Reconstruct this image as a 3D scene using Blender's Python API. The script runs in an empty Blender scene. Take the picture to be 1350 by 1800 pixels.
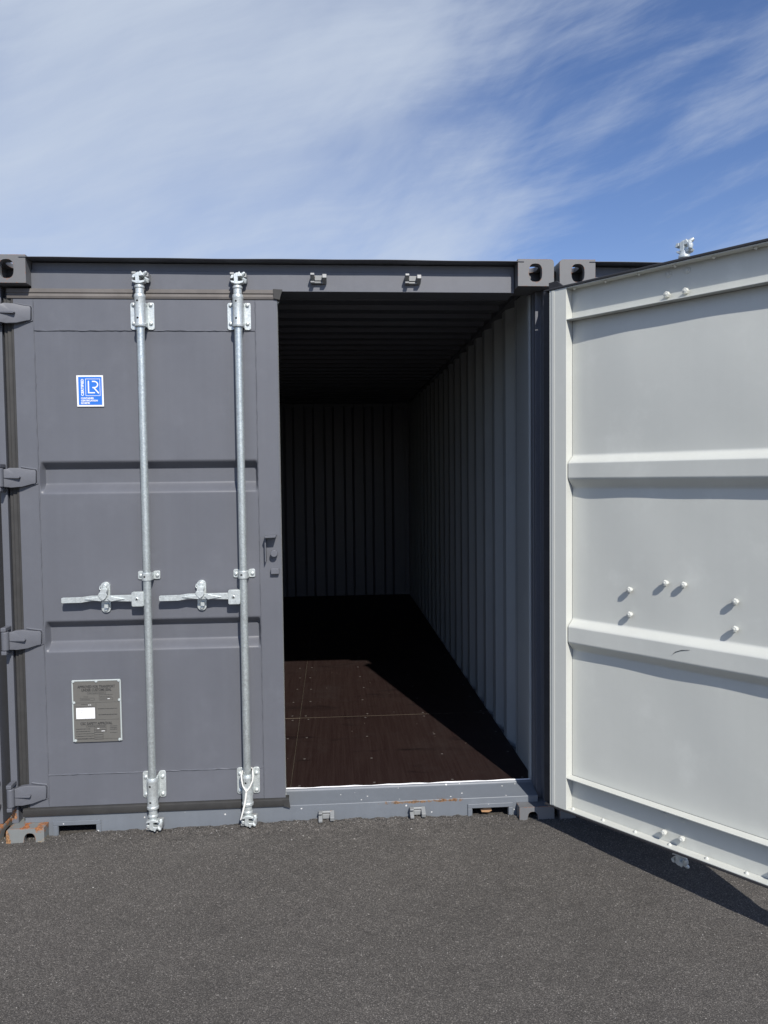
import bpy, bmesh, math, random
import numpy as np
from mathutils import Vector, Matrix
random.seed(7)
rng = np.random.default_rng(11)
sc = bpy.context.scene
COL = sc.collection
R = math.radians

# ------------------------------------------------------------------ camera
cam_d = bpy.data.cameras.new('camera')
cam = bpy.data.objects.new('camera', cam_d); COL.objects.link(cam)
cam_d.sensor_fit = 'VERTICAL'; cam_d.sensor_height = 36.0
cam_d.lens = 1311.4 * 36.0 / 1800.0
cam_d.clip_start = 0.05; cam_d.clip_end = 3000
yaw, pitch, roll = 0.06917, -0.04613, -0.01128
fw = Vector((math.sin(yaw)*math.cos(pitch), math.cos(yaw)*math.cos(pitch), math.sin(pitch)))
r0 = Vector((math.cos(yaw), -math.sin(yaw), 0)); u0 = r0.cross(fw)
rr = r0*math.cos(roll) + u0*math.sin(roll); uu = -r0*math.sin(roll) + u0*math.cos(roll)
cam.matrix_world = Matrix(((rr.x, uu.x, -fw.x, 1.4414), (rr.y, uu.y, -fw.y, -3.2958), (rr.z, uu.z, -fw.z, 1.6324), (0, 0, 0, 1)))
sc.camera = cam

# ------------------------------------------------------------------ sun, sky, exposure
SUN = Vector((0.272, -1.0, 0.882)).normalized()
sun_el = math.asin(SUN.z); sun_az = math.atan2(SUN.x, SUN.y)
ld = bpy.data.lights.new('sun', 'SUN'); ld.energy = 5.0; ld.angle = R(0.53); ld.color = (1.0, 0.955, 0.89)
lo = bpy.data.objects.new('sun', ld); COL.objects.link(lo)
lo.rotation_euler = SUN.to_track_quat('Z', 'Y').to_euler(); lo.location = (3, -8, 8)

w = bpy.data.worlds.new('World'); sc.world = w; w.use_nodes = True
nt = w.node_tree; nt.nodes.clear()
def N(nt, typ, **k):
    n = nt.nodes.new(typ)
    for a, b in k.items():
        if a == 'inp':
            for i, v in b.items():
                if isinstance(v, bpy.types.NodeSocket): nt.links.new(v, n.inputs[i])
                else: n.inputs[i].default_value = v
        else: setattr(n, a, b)
    return n
def M_(nt, op, a, b=None, c=None, clamp=False):
    n = N(nt, 'ShaderNodeMath', operation=op, use_clamp=clamp)
    for i, v in enumerate((a, b, c)):
        if v is None: continue
        if isinstance(v, bpy.types.NodeSocket): nt.links.new(v, n.inputs[i])
        else: n.inputs[i].default_value = v
    return n.outputs[0]
def RAMP(nt, fac, stops, interp='LINEAR'):
    n = nt.nodes.new('ShaderNodeValToRGB'); n.color_ramp.interpolation = interp
    el = n.color_ramp.elements
    while len(el) < len(stops): el.new(0.5)
    for e, (p, c) in zip(el, stops):
        e.position = p; e.color = (c, c, c, 1) if isinstance(c, (int, float)) else tuple(c) + (1,)
    nt.links.new(fac, n.inputs[0]); return n.outputs[0]
def MIXC(nt, fac, a, b, mode='MIX'):
    n = N(nt, 'ShaderNodeMix', data_type='RGBA', blend_type=mode)
    for i, v in ((0, fac), (6, a), (7, b)):
        if isinstance(v, bpy.types.NodeSocket): nt.links.new(v, n.inputs[i])
        else: n.inputs[i].default_value = v if i == 0 else tuple(v) + (1,)
    return n.outputs[2]
def SSTEP(nt, v, lo_, hi_):
    n = N(nt, 'ShaderNodeMapRange', interpolation_type='SMOOTHSTEP', clamp=True)
    nt.links.new(v, n.inputs[0]); n.inputs[1].default_value = lo_; n.inputs[2].default_value = hi_
    return n.outputs[0]

sky = N(nt, 'ShaderNodeTexSky', sky_type='NISHITA', sun_disc=False, sun_elevation=sun_el, sun_rotation=sun_az,
        altitude=0.0, air_density=1.0, dust_density=0.35, ozone_density=2.2)
tc = N(nt, 'ShaderNodeTexCoord'); sep = N(nt, 'ShaderNodeSeparateXYZ', inp={0: tc.outputs['Generated']})
D = tc.outputs['Generated']
warp = N(nt, 'ShaderNodeTexNoise', inp={'Vector': D, 'Scale': 2.2, 'Detail': 2.0, 'Roughness': 0.45})
wv = N(nt, 'ShaderNodeVectorMath', operation='MULTIPLY_ADD', inp={0: warp.outputs[1], 1: (0.16, 0.16, 0.16), 2: D})
def fibre(rot, sc_, loc, scale, det, rough):                      # noise drawn out along one direction: wind-combed cirrus
    mp = N(nt, 'ShaderNodeMapping', vector_type='TEXTURE', inp={'Vector': wv.outputs[0], 'Rotation': rot, 'Scale': sc_, 'Location': loc})
    return N(nt, 'ShaderNodeTexNoise', inp={'Vector': mp.outputs[0], 'Scale': scale, 'Detail': det, 'Roughness': rough}).outputs[0]
fibA = fibre((0, R(-38), 0), (1.0, 0.5, 0.22), (4.4, 5, 3.2), 1.1, 9.0, 0.60)
fibB = fibre((0, R(-16), R(12)), (1.0, 0.4, 0.09), (6.7, 5.3, 1.9), 1.3, 10.0, 0.62)
sof = fibre((0, R(-30), 0), (1.0, 0.9, 0.62), (8.25, 2, 0.1), 2.0, 6.0, 0.50)
zz_ = M_(nt, 'SUBTRACT', sep.outputs[2], 0.36)
edge = M_(nt, 'ADD', sep.outputs[0], M_(nt, 'MULTIPLY', M_(nt, 'MINIMUM', M_(nt, 'MULTIPLY', zz_, zz_), 0.06), -1.6))
edge = M_(nt, 'ADD', edge, M_(nt, 'MULTIPLY', M_(nt, 'MAXIMUM', M_(nt, 'SUBTRACT', 0.75, sep.outputs[1]), 0.0), 0.9))   # bank kept to the north-west; unseen sky left clear to lower fill light
edge = M_(nt, 'ADD', edge, M_(nt, 'MULTIPLY', M_(nt, 'SUBTRACT', sof, 0.5), -0.40))
edge = M_(nt, 'ADD', edge, M_(nt, 'MULTIPLY', M_(nt, 'SUBTRACT', fibA, 0.5), -0.42))
bank = M_(nt, 'SUBTRACT', 1.0, SSTEP(nt, edge, -0.06, 0.26))      # a milky bank over the western sky
thick = SSTEP(nt, M_(nt, 'ADD', M_(nt, 'MULTIPLY', sof, 0.70), M_(nt, 'MULTIPLY', fibA, 0.30)), 0.34, 0.66)
streak = SSTEP(nt, M_(nt, 'ADD', M_(nt, 'MULTIPLY', fibB, 0.65), M_(nt, 'MULTIPLY', fibA, 0.40)), 0.47, 0.74)
cl = M_(nt, 'ADD', M_(nt, 'MULTIPLY', bank, M_(nt, 'MULTIPLY_ADD', thick, 0.56, 0.28)), M_(nt, 'MULTIPLY', streak, 0.46))
low = M_(nt, 'MULTIPLY', M_(nt, 'SUBTRACT', 1.0, SSTEP(nt, sep.outputs[2], 0.05, 0.40)), 0.10)   # horizon haze
cl = M_(nt, 'ADD', cl, low)
cl = M_(nt, 'SUBTRACT', 1.0, M_(nt, 'POWER', 2.718, M_(nt, 'MULTIPLY', M_(nt, 'MAXIMUM', cl, 0.0), -1.5)))
bgS = 0.085
base = N(nt, 'ShaderNodeVectorMath', operation='SCALE', inp={0: sky.outputs[0], 'Scale': 1.0})
hs = N(nt, 'ShaderNodeHueSaturation', inp={'Color': base.outputs[0], 'Saturation': 1.08, 'Value': 1.0})
tint = MIXC(nt, 1.0, hs.outputs[0], (1.28, 1.27, 1.52), 'MULTIPLY')
skyc = MIXC(nt, cl, tint, (0.61/bgS, 0.685/bgS, 0.80/bgS))
bg = N(nt, 'ShaderNodeBackground', inp={'Color': skyc, 'Strength': bgS})
wo = N(nt, 'ShaderNodeOutputWorld', inp={0: bg.outputs[0]})

sc.render.engine = 'CYCLES'
sc.cycles.use_denoising = True
sc.cycles.max_bounces = 8; sc.cycles.diffuse_bounces = 1
sc.view_settings.view_transform = 'Standard'; sc.view_settings.look = 'None'
sc.view_settings.exposure = 0.0; sc.view_settings.gamma = 1.0; sc.view_settings.use_curve_mapping = False

# ------------------------------------------------------------------ materials
def newmat(name):
    m = bpy.data.materials.new(name); m.use_nodes = True
    nt = m.node_tree; nt.nodes.clear()
    b = N(nt, 'ShaderNodeBsdfPrincipled'); o = N(nt, 'ShaderNodeOutputMaterial', inp={0: b.outputs[0]})
    return m, nt, b
def objco(nt): return N(nt, 'ShaderNodeTexCoord').outputs['Object']
def noise(nt, v, scale, det=4, rough=0.5, dist=0.0):
    return N(nt, 'ShaderNodeTexNoise', inp={'Vector': v, 'Scale': scale, 'Detail': det, 'Roughness': rough, 'Distortion': dist}).outputs[0]
def bump(nt, b, h, strength=0.2, dist=0.002):
    n = N(nt, 'ShaderNodeBump', inp={'Height': h, 'Strength': strength, 'Distance': dist}); nt.links.new(n.outputs[0], b.inputs['Normal'])
def wear_edge(nt, radius=0.006):
    bv = N(nt, 'ShaderNodeBevel', samples=6, inp={'Radius': radius}); g = N(nt, 'ShaderNodeNewGeometry')
    d = N(nt, 'ShaderNodeVectorMath', operation='DOT_PRODUCT', inp={0: bv.outputs[0], 1: g.outputs['Normal']})
    return M_(nt, 'SUBTRACT', 1.0, d.outputs['Value'], clamp=True)

def paint(name, col, rough=0.5, wear=0.0, streak=0.25, spots=0.0, stain=None, mottle=0.09):
    m, nt, b = newmat(name); co = objco(nt)
    n1 = noise(nt, co, 2.2, 6, 0.6); n2 = noise(nt, co, 38, 4, 0.6)
    mp = N(nt, 'ShaderNodeMapping', inp={'Vector': co, 'Scale': (22, 22, 0.9)}); n3 = noise(nt, mp.outputs[0], 1.0, 4, 0.6)
    v = M_(nt, 'ADD', M_(nt, 'MULTIPLY', M_(nt, 'SUBTRACT', n1, 0.5), mottle*2.2), M_(nt, 'MULTIPLY', M_(nt, 'SUBTRACT', n2, 0.5), mottle*0.6))
    v = M_(nt, 'ADD', v, M_(nt, 'MULTIPLY', M_(nt, 'SUBTRACT', n3, 0.5), streak*0.5))
    c = N(nt, 'ShaderNodeVectorMath', operation='SCALE', inp={0: tuple(col), 'Scale': M_(nt, 'ADD', v, 1.0)}).outputs[0]
    dust = SSTEP(nt, noise(nt, co, 5.5, 7, 0.65), 0.52, 0.78)
    c = MIXC(nt, M_(nt, 'MULTIPLY', dust, 0.16), c, tuple(min(1, x*1.5+0.02) for x in col))
    ro = M_(nt, 'ADD', M_(nt, 'MULTIPLY', M_(nt, 'SUBTRACT', n1, 0.5), 0.18), rough)
    if wear > 0:
        e = wear_edge(nt)
        k = M_(nt, 'MULTIPLY', SSTEP(nt, e, 0.03, 0.2), SSTEP(nt, noise(nt, co, 46, 5, 0.65), 0.60-0.2*wear, 0.68-0.2*wear))
        k2 = M_(nt, 'MULTIPLY', SSTEP(nt, noise(nt, co, 19, 8, 0.72), 0.80-0.22*wear, 0.84-0.22*wear), min(1, wear))
        k = M_(nt, 'MAXIMUM', k, k2)
        rust = RAMP(nt, noise(nt, co, 120, 4, 0.6), [(0.25, (0.06, 0.022, 0.012)), (0.5, (0.30, 0.10, 0.03)), (0.8, (0.42, 0.30, 0.19))])
        c = MIXC(nt, k, c, rust); ro = M_(nt, 'ADD', ro, M_(nt, 'MULTIPLY', k, 0.35))
    if spots > 0:                                             # flecks of pale primer / overspray
        vo = N(nt, 'ShaderNodeTexVoronoi', inp={'Vector': co, 'Scale': 34.0}); wn = noise(nt, co, 7.0, 2)
        k = M_(nt, 'MULTIPLY', M_(nt, 'LESS_THAN', M_(nt, 'ADD', vo.outputs['Distance'], M_(nt, 'MULTIPLY', noise(nt, co, 160, 2), 0.14)), 0.20),
               M_(nt, 'GREATER_THAN', M_(nt, 'ADD', N(nt, 'ShaderNodeSeparateColor', inp={0: vo.outputs['Color']}).outputs[0], M_(nt, 'MULTIPLY', wn, 0.9)), 1.52 - 0.25*spots))
        c = MIXC(nt, k, c, (0.6, 0.6, 0.58))
    for (x0, x1, z, rad, col_) in (stain or []):               # rust bleeding along an edge
        s = N(nt, 'ShaderNodeSeparateXYZ', inp={0: co})
        dx = M_(nt, 'DIVIDE', M_(nt, 'ABSOLUTE', M_(nt, 'SUBTRACT', s.outputs[0], (x0+x1)/2)), (x1-x0)/2)
        dz = M_(nt, 'DIVIDE', M_(nt, 'ABSOLUTE', M_(nt, 'SUBTRACT', s.outputs[2], z)), rad)
        d = M_(nt, 'MAXIMUM', dx, dz)
        k = SSTEP(nt, M_(nt, 'SUBTRACT', noise(nt, co, 42, 6, 0.7), M_(nt, 'MULTIPLY', M_(nt, 'MULTIPLY', d, d), 0.22)), 0.33, 0.47)
        k = M_(nt, 'MULTIPLY', k, M_(nt, 'LESS_THAN', d, 1.25))
        rc = MIXC(nt, SSTEP(nt, noise(nt, co, 130, 3, 0.6), 0.4, 0.62), col_, tuple(q*0.45 for q in col_))
        c = MIXC(nt, k, c, rc); ro = M_(nt, 'ADD', ro, M_(nt, 'MULTIPLY', k, 0.3))
    nt.links.new(c, b.inputs['Base Color']); nt.links.new(ro, b.inputs['Roughness'])
    bump(nt, b, M_(nt, 'ADD', M_(nt, 'MULTIPLY', noise(nt, co, 260, 2), 0.5), M_(nt, 'MULTIPLY', noise(nt, co, 24, 3), 1.0)), 0.16, 0.0016)
    return m
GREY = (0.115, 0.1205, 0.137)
M = {}
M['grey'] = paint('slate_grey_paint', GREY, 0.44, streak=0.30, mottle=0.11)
M['sill'] = paint('sill_paint', (0.150, 0.166, 0.186), 0.42, spots=1.5, stain=[(1.62, 2.00, 0.140, 0.007, (0.22, 0.13, 0.07)), (1.9, 2.02, 0.142, 0.008, (0.22, 0.12, 0.06))])
M['post'] = paint('post_paint', GREY, 0.46, stain=[(0.0, 0.030, 0.165, 0.045, (0.34, 0.16, 0.07))])
M['casting'] = paint('casting_paint', (0.145, 0.148, 0.152), 0.55, wear=0.62)
M['casting_rusty'] = paint('rusty_casting_paint', (0.185, 0.195, 0.19), 0.6, wear=0.75, stain=[(-0.01, 0.022, 0.06, 0.07, (0.34, 0.18, 0.08)), (0.118, 0.170, 0.112, 0.018, (0.38, 0.16, 0.065)), (0.055, 0.10, 0.117, 0.006, (0.42, 0.15, 0.05)), (0.13, 0.165, 0.04, 0.03, (0.34, 0.26, 0.16))])
M['inside'] = paint('pale_grey_paint', (0.572, 0.585, 0.542), 0.42, streak=0.09, mottle=0.05)
M['wall_in'] = paint('inner_wall_paint', (0.40, 0.42, 0.41), 0.5, streak=0.08)
M['dull'] = paint('keeper_paint', (0.24, 0.25, 0.25), 0.45, wear=0.2)
def rubber(name, col, rough=0.65):
    m, nt, b = newmat(name); co = objco(nt)
    c = MIXC(nt, SSTEP(nt, noise(nt, co, 9, 6, 0.65), 0.35, 0.75), col, tuple(x*1.3+0.005 for x in col))
    nt.links.new(c, b.inputs['Base Color']); b.inputs['Roughness'].default_value = rough
    bump(nt, b, noise(nt, co, 90, 3), 0.15, 0.001); return m
M['gasket'] = rubber('dusty_rubber', (0.027, 0.0265, 0.0255))
M['gasket_top'] = rubber('grey_brown_rubber', (0.115, 0.105, 0.097))  # lighter grey-brown rubber for the closed leaf's top strip
M['black_rubber'] = rubber('black_rubber', (0.02, 0.02, 0.023))
def galv(name, col=(0.57, 0.615, 0.605), metal=0.72, rough=0.38):
    m, nt, b = newmat(name); co = objco(nt)
    vo = N(nt, 'ShaderNodeTexVoronoi', inp={'Vector': co, 'Scale': 170.0}); s = N(nt, 'ShaderNodeSeparateColor', inp={0: vo.outputs['Color']})
    n = noise(nt, co, 14, 6, 0.65)
    k = M_(nt, 'ADD', M_(nt, 'MULTIPLY', s.outputs[0], 0.22), M_(nt, 'MULTIPLY', n, 0.45))
    c = N(nt, 'ShaderNodeVectorMath', operation='SCALE', inp={0: col, 'Scale': M_(nt, 'ADD', k, 0.66)}).outputs[0]
    nt.links.new(c, b.inputs['Base Color']); b.inputs['Metallic'].default_value = metal
    nt.links.new(M_(nt, 'ADD', M_(nt, 'MULTIPLY', s.outputs[1], 0.16), rough-0.08), b.inputs['Roughness'])
    bump(nt, b, noise(nt, co, 190, 3, 0.6), 0.25, 0.0012); return m
M['galv'] = galv('galvanised_steel')
M['galv_cast'] = galv('galvanised_casting', (0.60, 0.64, 0.63), 0.55, 0.42)
def plain(name, col, rough=0.5, metal=0.0):
    m, nt, b = newmat(name); co = objco(nt)
    c = MIXC(nt, noise(nt, co, 60, 4), tuple(x*0.92 for x in col), tuple(min(1, x*1.06) for x in col))
    nt.links.new(c, b.inputs['Base Color']); b.inputs['Roughness'].default_value = rough; b.inputs['Metallic'].default_value = metal; return m
M['white'] = plain('white_vinyl', (0.82, 0.82, 0.82), 0.35)
M['blue'] = plain('blue_vinyl', (0.03, 0.17, 0.62), 0.32)
M['screwhead'] = plain('worn_screw', (0.125, 0.11, 0.10), 0.5, 0.2)
M['rim'] = plain('pale_sealant', (0.42, 0.46, 0.45), 0.6)
M['plate'] = plain('etched_plate', (0.165, 0.16, 0.145), 0.42, 0.25)
M['ink'] = plain('dark_ink', (0.035, 0.035, 0.035), 0.6)
M['greyink'] = plain('pale_ink', (0.45, 0.45, 0.45), 0.6)
M['void'] = plain('hole_dark', (0.012, 0.012, 0.012), 0.8)
M['plastic'] = plain('white_plastic', (0.80, 0.79, 0.74), 0.35)
M['filler'] = plain('joint_filler', (0.20, 0.165, 0.12), 0.8)
M['brownscrap'] = plain('tan_wood', (0.42, 0.24, 0.12), 0.8)

def plywood():
    m, nt, b = newmat('phenolic_plywood'); co = objco(nt)
    mp = N(nt, 'ShaderNodeMapping', inp={'Vector': co, 'Scale': (75, 2.2, 1)}); g1 = noise(nt, mp.outputs[0], 1.0, 6, 0.65)
    mp2 = N(nt, 'ShaderNodeMapping', inp={'Vector': co, 'Scale': (2.6, 9.0, 1)}); g2 = noise(nt, mp2.outputs[0], 1.0, 6, 0.6, 0.6)
    c = MIXC(nt, SSTEP(nt, g1, 0.3, 0.7), (0.0185, 0.0100, 0.009), (0.027, 0.017, 0.015))
    c = MIXC(nt, SSTEP(nt, g2, 0.56, 0.72), c, (0.010, 0.006, 0.006))
    c = MIXC(nt, M_(nt, 'MULTIPLY', SSTEP(nt, noise(nt, co, 3.0, 6, 0.7), 0.45, 0.75), 0.45), c, (0.034, 0.027, 0.025))
    wv_ = N(nt, 'ShaderNodeTexVoronoi', inp={'Vector': co, 'Scale': 26.0})
    k = M_(nt, 'MULTIPLY', M_(nt, 'LESS_THAN', wv_.outputs['Distance'], 0.07), M_(nt, 'GREATER_THAN', N(nt, 'ShaderNodeSeparateColor', inp={0: wv_.outputs['Color']}).outputs[0], 0.93))
    c = MIXC(nt, k, c, (0.22, 0.19, 0.16))
    nt.links.new(c, b.inputs['Base Color']); b.inputs['Roughness'].default_value = 0.55
    b.inputs['Specular IOR Level'].default_value = 0.18
    bump(nt, b, M_(nt, 'ADD', g1, noise(nt, co, 220, 2)), 0.2, 0.0008); return m
M['ply'] = plywood()

def asphalt():
    m, nt, b = newmat('asphalt'); co = objco(nt)
    wb = N(nt, 'ShaderNodeTexNoise', inp={'Vector': co, 'Scale': 90.0, 'Detail': 2.0})
    cw = N(nt, 'ShaderNodeVectorMath', operation='MULTIPLY_ADD', inp={0: wb.outputs[1], 1: (0.004, 0.004, 0.004), 2: co}).outputs[0]
    v1 = N(nt, 'ShaderNodeTexVoronoi', inp={'Vector': cw, 'Scale': 230.0}); v2 = N(nt, 'ShaderNodeTexVoronoi', inp={'Vector': cw, 'Scale': 430.0})
    s1 = N(nt, 'ShaderNodeSeparateColor', inp={0: v1.outputs['Color']}); s2 = N(nt, 'ShaderNodeSeparateColor', inp={0: v2.outputs['Color']})
    c = RAMP(nt, s1.outputs[0], [(0.0, (0.034, 0.032, 0.030)), (0.6, (0.060, 0.0565, 0.053)), (0.92, (0.092, 0.087, 0.082)), (1.0, (0.17, 0.163, 0.153))])
    c2 = RAMP(nt, s2.outputs[1], [(0.0, (0.032, 0.030, 0.029)), (0.6, (0.064, 0.061, 0.057)), (1.0, (0.11, 0.105, 0.10))])
    c = MIXC(nt, 0.45, c, c2)
    gap = SSTEP(nt, v1.outputs['Distance'], 0.34, 0.66)                       # bitumen between the stones
    c = MIXC(nt, M_(nt, 'MULTIPLY', gap, 0.6), c, (0.019, 0.0185, 0.018))
    sp = N(nt, 'ShaderNodeTexVoronoi', inp={'Vector': co, 'Scale': 110.0})
    ss = N(nt, 'ShaderNodeSeparateColor', inp={0: sp.outputs['Color']})
    k = M_(nt, 'MULTIPLY', M_(nt, 'GREATER_THAN', ss.outputs[0], 0.987), M_(nt, 'LESS_THAN', sp.outputs['Distance'], 0.26))
    c = MIXC(nt, M_(nt, 'MULTIPLY', k, 0.6), c, (0.24, 0.235, 0.22))
    big = noise(nt, co, 0.9, 5, 0.6); mid = noise(nt, co, 4.5, 6, 0.65); mid2 = noise(nt, co, 19, 5, 0.65)
    f = M_(nt, 'ADD', M_(nt, 'MULTIPLY', M_(nt, 'SUBTRACT', big, 0.5), 0.75), M_(nt, 'MULTIPLY', M_(nt, 'SUBTRACT', mid, 0.5), 0.62))
    f = M_(nt, 'ADD', f, M_(nt, 'MULTIPLY', M_(nt, 'SUBTRACT', mid2, 0.5), 0.45))
    c = N(nt, 'ShaderNodeVectorMath', operation='SCALE', inp={0: c, 'Scale': M_(nt, 'ADD', f, 1.86)}).outputs[0]
    c = MIXC(nt, 1.0, c, (1.03, 1.0, 0.95), 'MULTIPLY')
    dust = SSTEP(nt, noise(nt, co, 1.7, 7, 0.66), 0.55, 0.75)
    c = MIXC(nt, M_(nt, 'MULTIPLY', dust, 0.16), c, (0.13, 0.122, 0.11))
    nt.links.new(c, b.inputs['Base Color']); b.inputs['Roughness'].default_value = 0.82; b.inputs['Specular IOR Level'].default_value = 0.3
    h = M_(nt, 'ADD', M_(nt, 'MULTIPLY', v1.outputs['Distance'], -1.0), M_(nt, 'MULTIPLY', v2.outputs['Distance'], -0.4))
    h = M_(nt, 'ADD', h, M_(nt, 'MULTIPLY', s1.outputs[2], 0.5))
    bump(nt, b, h, 0.75, 0.003); return m
M['asphalt'] = asphalt()
def chipmat():
    m, nt, b = newmat('stone_chips'); oi = N(nt, 'ShaderNodeNewGeometry')
    c = RAMP(nt, oi.outputs['Random Per Island'], [(0.0, (0.022, 0.021, 0.02)), (0.6, (0.07, 0.066, 0.06)), (0.93, (0.14, 0.13, 0.12)), (1.0, (0.34, 0.33, 0.31))])
    nt.links.new(c, b.inputs['Base Color']); b.inputs['Roughness'].default_value = 0.8; return m
M['chips'] = chipmat()

# ------------------------------------------------------------------ mesh helpers
class B:
    def __init__(s): s.bm = bmesh.new(); s.mats = []
    def mi(s, m):
        m = M[m] if isinstance(m, str) else m
        if m not in s.mats: s.mats.append(m)
        return s.mats.index(m)
    def face(s, vs, m, smooth=True):
        try: f = s.bm.faces.new(vs)
        except ValueError: return None
        f.material_index = s.mi(m); f.smooth = smooth; return f
    def box(s, x0, x1, y0, y1, z0, z1, m):
        v = [s.bm.verts.new((x, y, z)) for x in (x0, x1) for y in (y0, y1) for z in (z0, z1)]
        for q in ((0, 1, 3, 2), (4, 6, 7, 5), (0, 4, 5, 1), (2, 3, 7, 6), (0, 2, 6, 4), (1, 5, 7, 3)): s.face([v[i] for i in q], m)
        return v
    def prism(s, pts, y0, y1, m, axis='y'):
        """polygon in (a,b) extruded along axis; y: (x,z), x: (y,z), z: (x,y)"""
        def mk(p, t): return {'y': (p[0], t, p[1]), 'x': (t, p[0], p[1]), 'z': (p[0], p[1], t)}[axis]
        a = [s.bm.verts.new(mk(p, y0)) for p in pts]; b = [s.bm.verts.new(mk(p, y1)) for p in pts]
        s.face(a, m); s.face(b[::-1], m); n = len(pts)
        for i in range(n): s.face([a[i], b[i], b[(i+1) % n], a[(i+1) % n]], m)
    def tube(s, path, rad, m, seg=12, cap=True):
        path = [Vector(p) for p in path]; rads = rad if isinstance(rad, (list, tuple)) else [rad]*len(path)
        rings = []; up = None
        for i, p in enumerate(path):
            t = (path[min(i+1, len(path)-1)] - path[max(i-1, 0)]).normalized()
            if up is None: up = t.orthogonal().normalized()
            up = (up - t*up.dot(t)).normalized(); sd = t.cross(up)
            r = rads[i]
            rings.append([s.bm.verts.new(p + r*(math.cos(2*math.pi*k/seg)*up + math.sin(2*math.pi*k/seg)*sd)) for k in range(seg)])
        for a, b in zip(rings, rings[1:]):
            for k in range(seg): s.face([a[k], a[(k+1) % seg], b[(k+1) % seg], b[k]], m)
        if cap: s.face(rings[0][::-1], m); s.face(rings[-1], m)
    def lathe(s, c, axis, prof, m, seg=16):
        """prof: list of (distance along axis, radius)"""
        ax = Vector(axis).normalized(); s.tubeprof(Vector(c), ax, prof, m, seg)
    def tubeprof(s, c, ax, prof, m, seg):
        up = ax.orthogonal().normalized(); sd = ax.cross(up); rings = []
        for t, r in prof:
            rings.append([s.bm.verts.new(c + ax*t + max(r, 1e-5)*(math.cos(2*math.pi*k/seg)*up + math.sin(2*math.pi*k/seg)*sd)) for k in range(seg)])
        for a, b in zip(rings, rings[1:]):
            for k in range(seg): s.face([a[k], a[(k+1) % seg], b[(k+1) % seg], b[k]], m)
        s.face(rings[0][::-1], m); s.face(rings[-1], m)
    def bolt(s, c, axis, r=0.009, h=0.007, m='galv'):
        ax = Vector(axis).normalized(); c = Vector(c)
        s.tubeprof(c, ax, [(-0.004, r), (h*0.55, r), (h*0.85, r*0.75), (h, r*0.3)], m, 10)
    def xf(s, f):
        for v in s.bm.verts: v.co = f(v.co)
        return s
    def build(s, name, parent=None, bevel=0.0, loc=(0, 0, 0), smooth_angle=None, seg=2, kind=None):
        bmesh.ops.recalc_face_normals(s.bm, faces=s.bm.faces)
        if smooth_angle is None and bevel == 0: smooth_angle = 40
        if smooth_angle is not None:
            ca = math.cos(R(smooth_angle))
            for e in s.bm.edges:
                if len(e.link_faces) == 2 and e.link_faces[0].normal.dot(e.link_faces[1].normal) < ca: e.smooth = False
        me = bpy.data.meshes.new(name); s.bm.to_mesh(me); s.bm.free()
        for m in s.mats: me.materials.append(m)
        o = bpy.data.objects.new(name, me); COL.objects.link(o); o.location = loc
        if parent: o.parent = parent
        if bevel > 0:
            md = o.modifiers.new('bevel', 'BEVEL'); md.width = bevel; md.segments = seg; md.limit_method = 'ANGLE'; md.angle_limit = R(38); md.harden_normals = True
        if kind: o['kind'] = kind
        return o
def empty(name, loc):
    o = bpy.data.objects.new(name, None); COL.objects.link(o); o.location = loc; o.empty_display_size = 0.3; return o
def tag(o, label=None, cat=None, group=None, kind=None):
    for k, v in (('label', label), ('category', cat), ('group', group), ('kind', kind)):
        if v: o[k] = v
    return o
def kids(o): return [c for c in bpy.data.objects if c.parent == o]
def copy_tree(o, parent=None):
    c = o.copy(); COL.objects.link(c); c.parent = parent
    for ch in kids(o): copy_tree(ch, c)
    return c
def rrect(x0, x1, z0, z1, r, n=4):
    pts = []
    for cx, cz, a0 in ((x1-r, z1-r, 0), (x0+r, z1-r, 90), (x0+r, z0+r, 180), (x1-r, z0+r, 270)):
        for k in range(n+1):
            a = R(a0+90*k/n); pts.append((cx+r*math.cos(a), cz+r*math.sin(a)))
    return pts

# ------------------------------------------------------------------ the container: dimensions (m), local = front lower left corner
W, L, H = 2.438, 6.058, 2.591
FY = 0.055                      # plane of header, posts, sill and door faces, set back behind the corner castings
root = empty('shipping_container', (0, 0, 0))
tag(root, 'grey shipping container with its right door swung open and dark empty inside', 'shipping container', 'grey shipping containers standing side by side')

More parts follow.
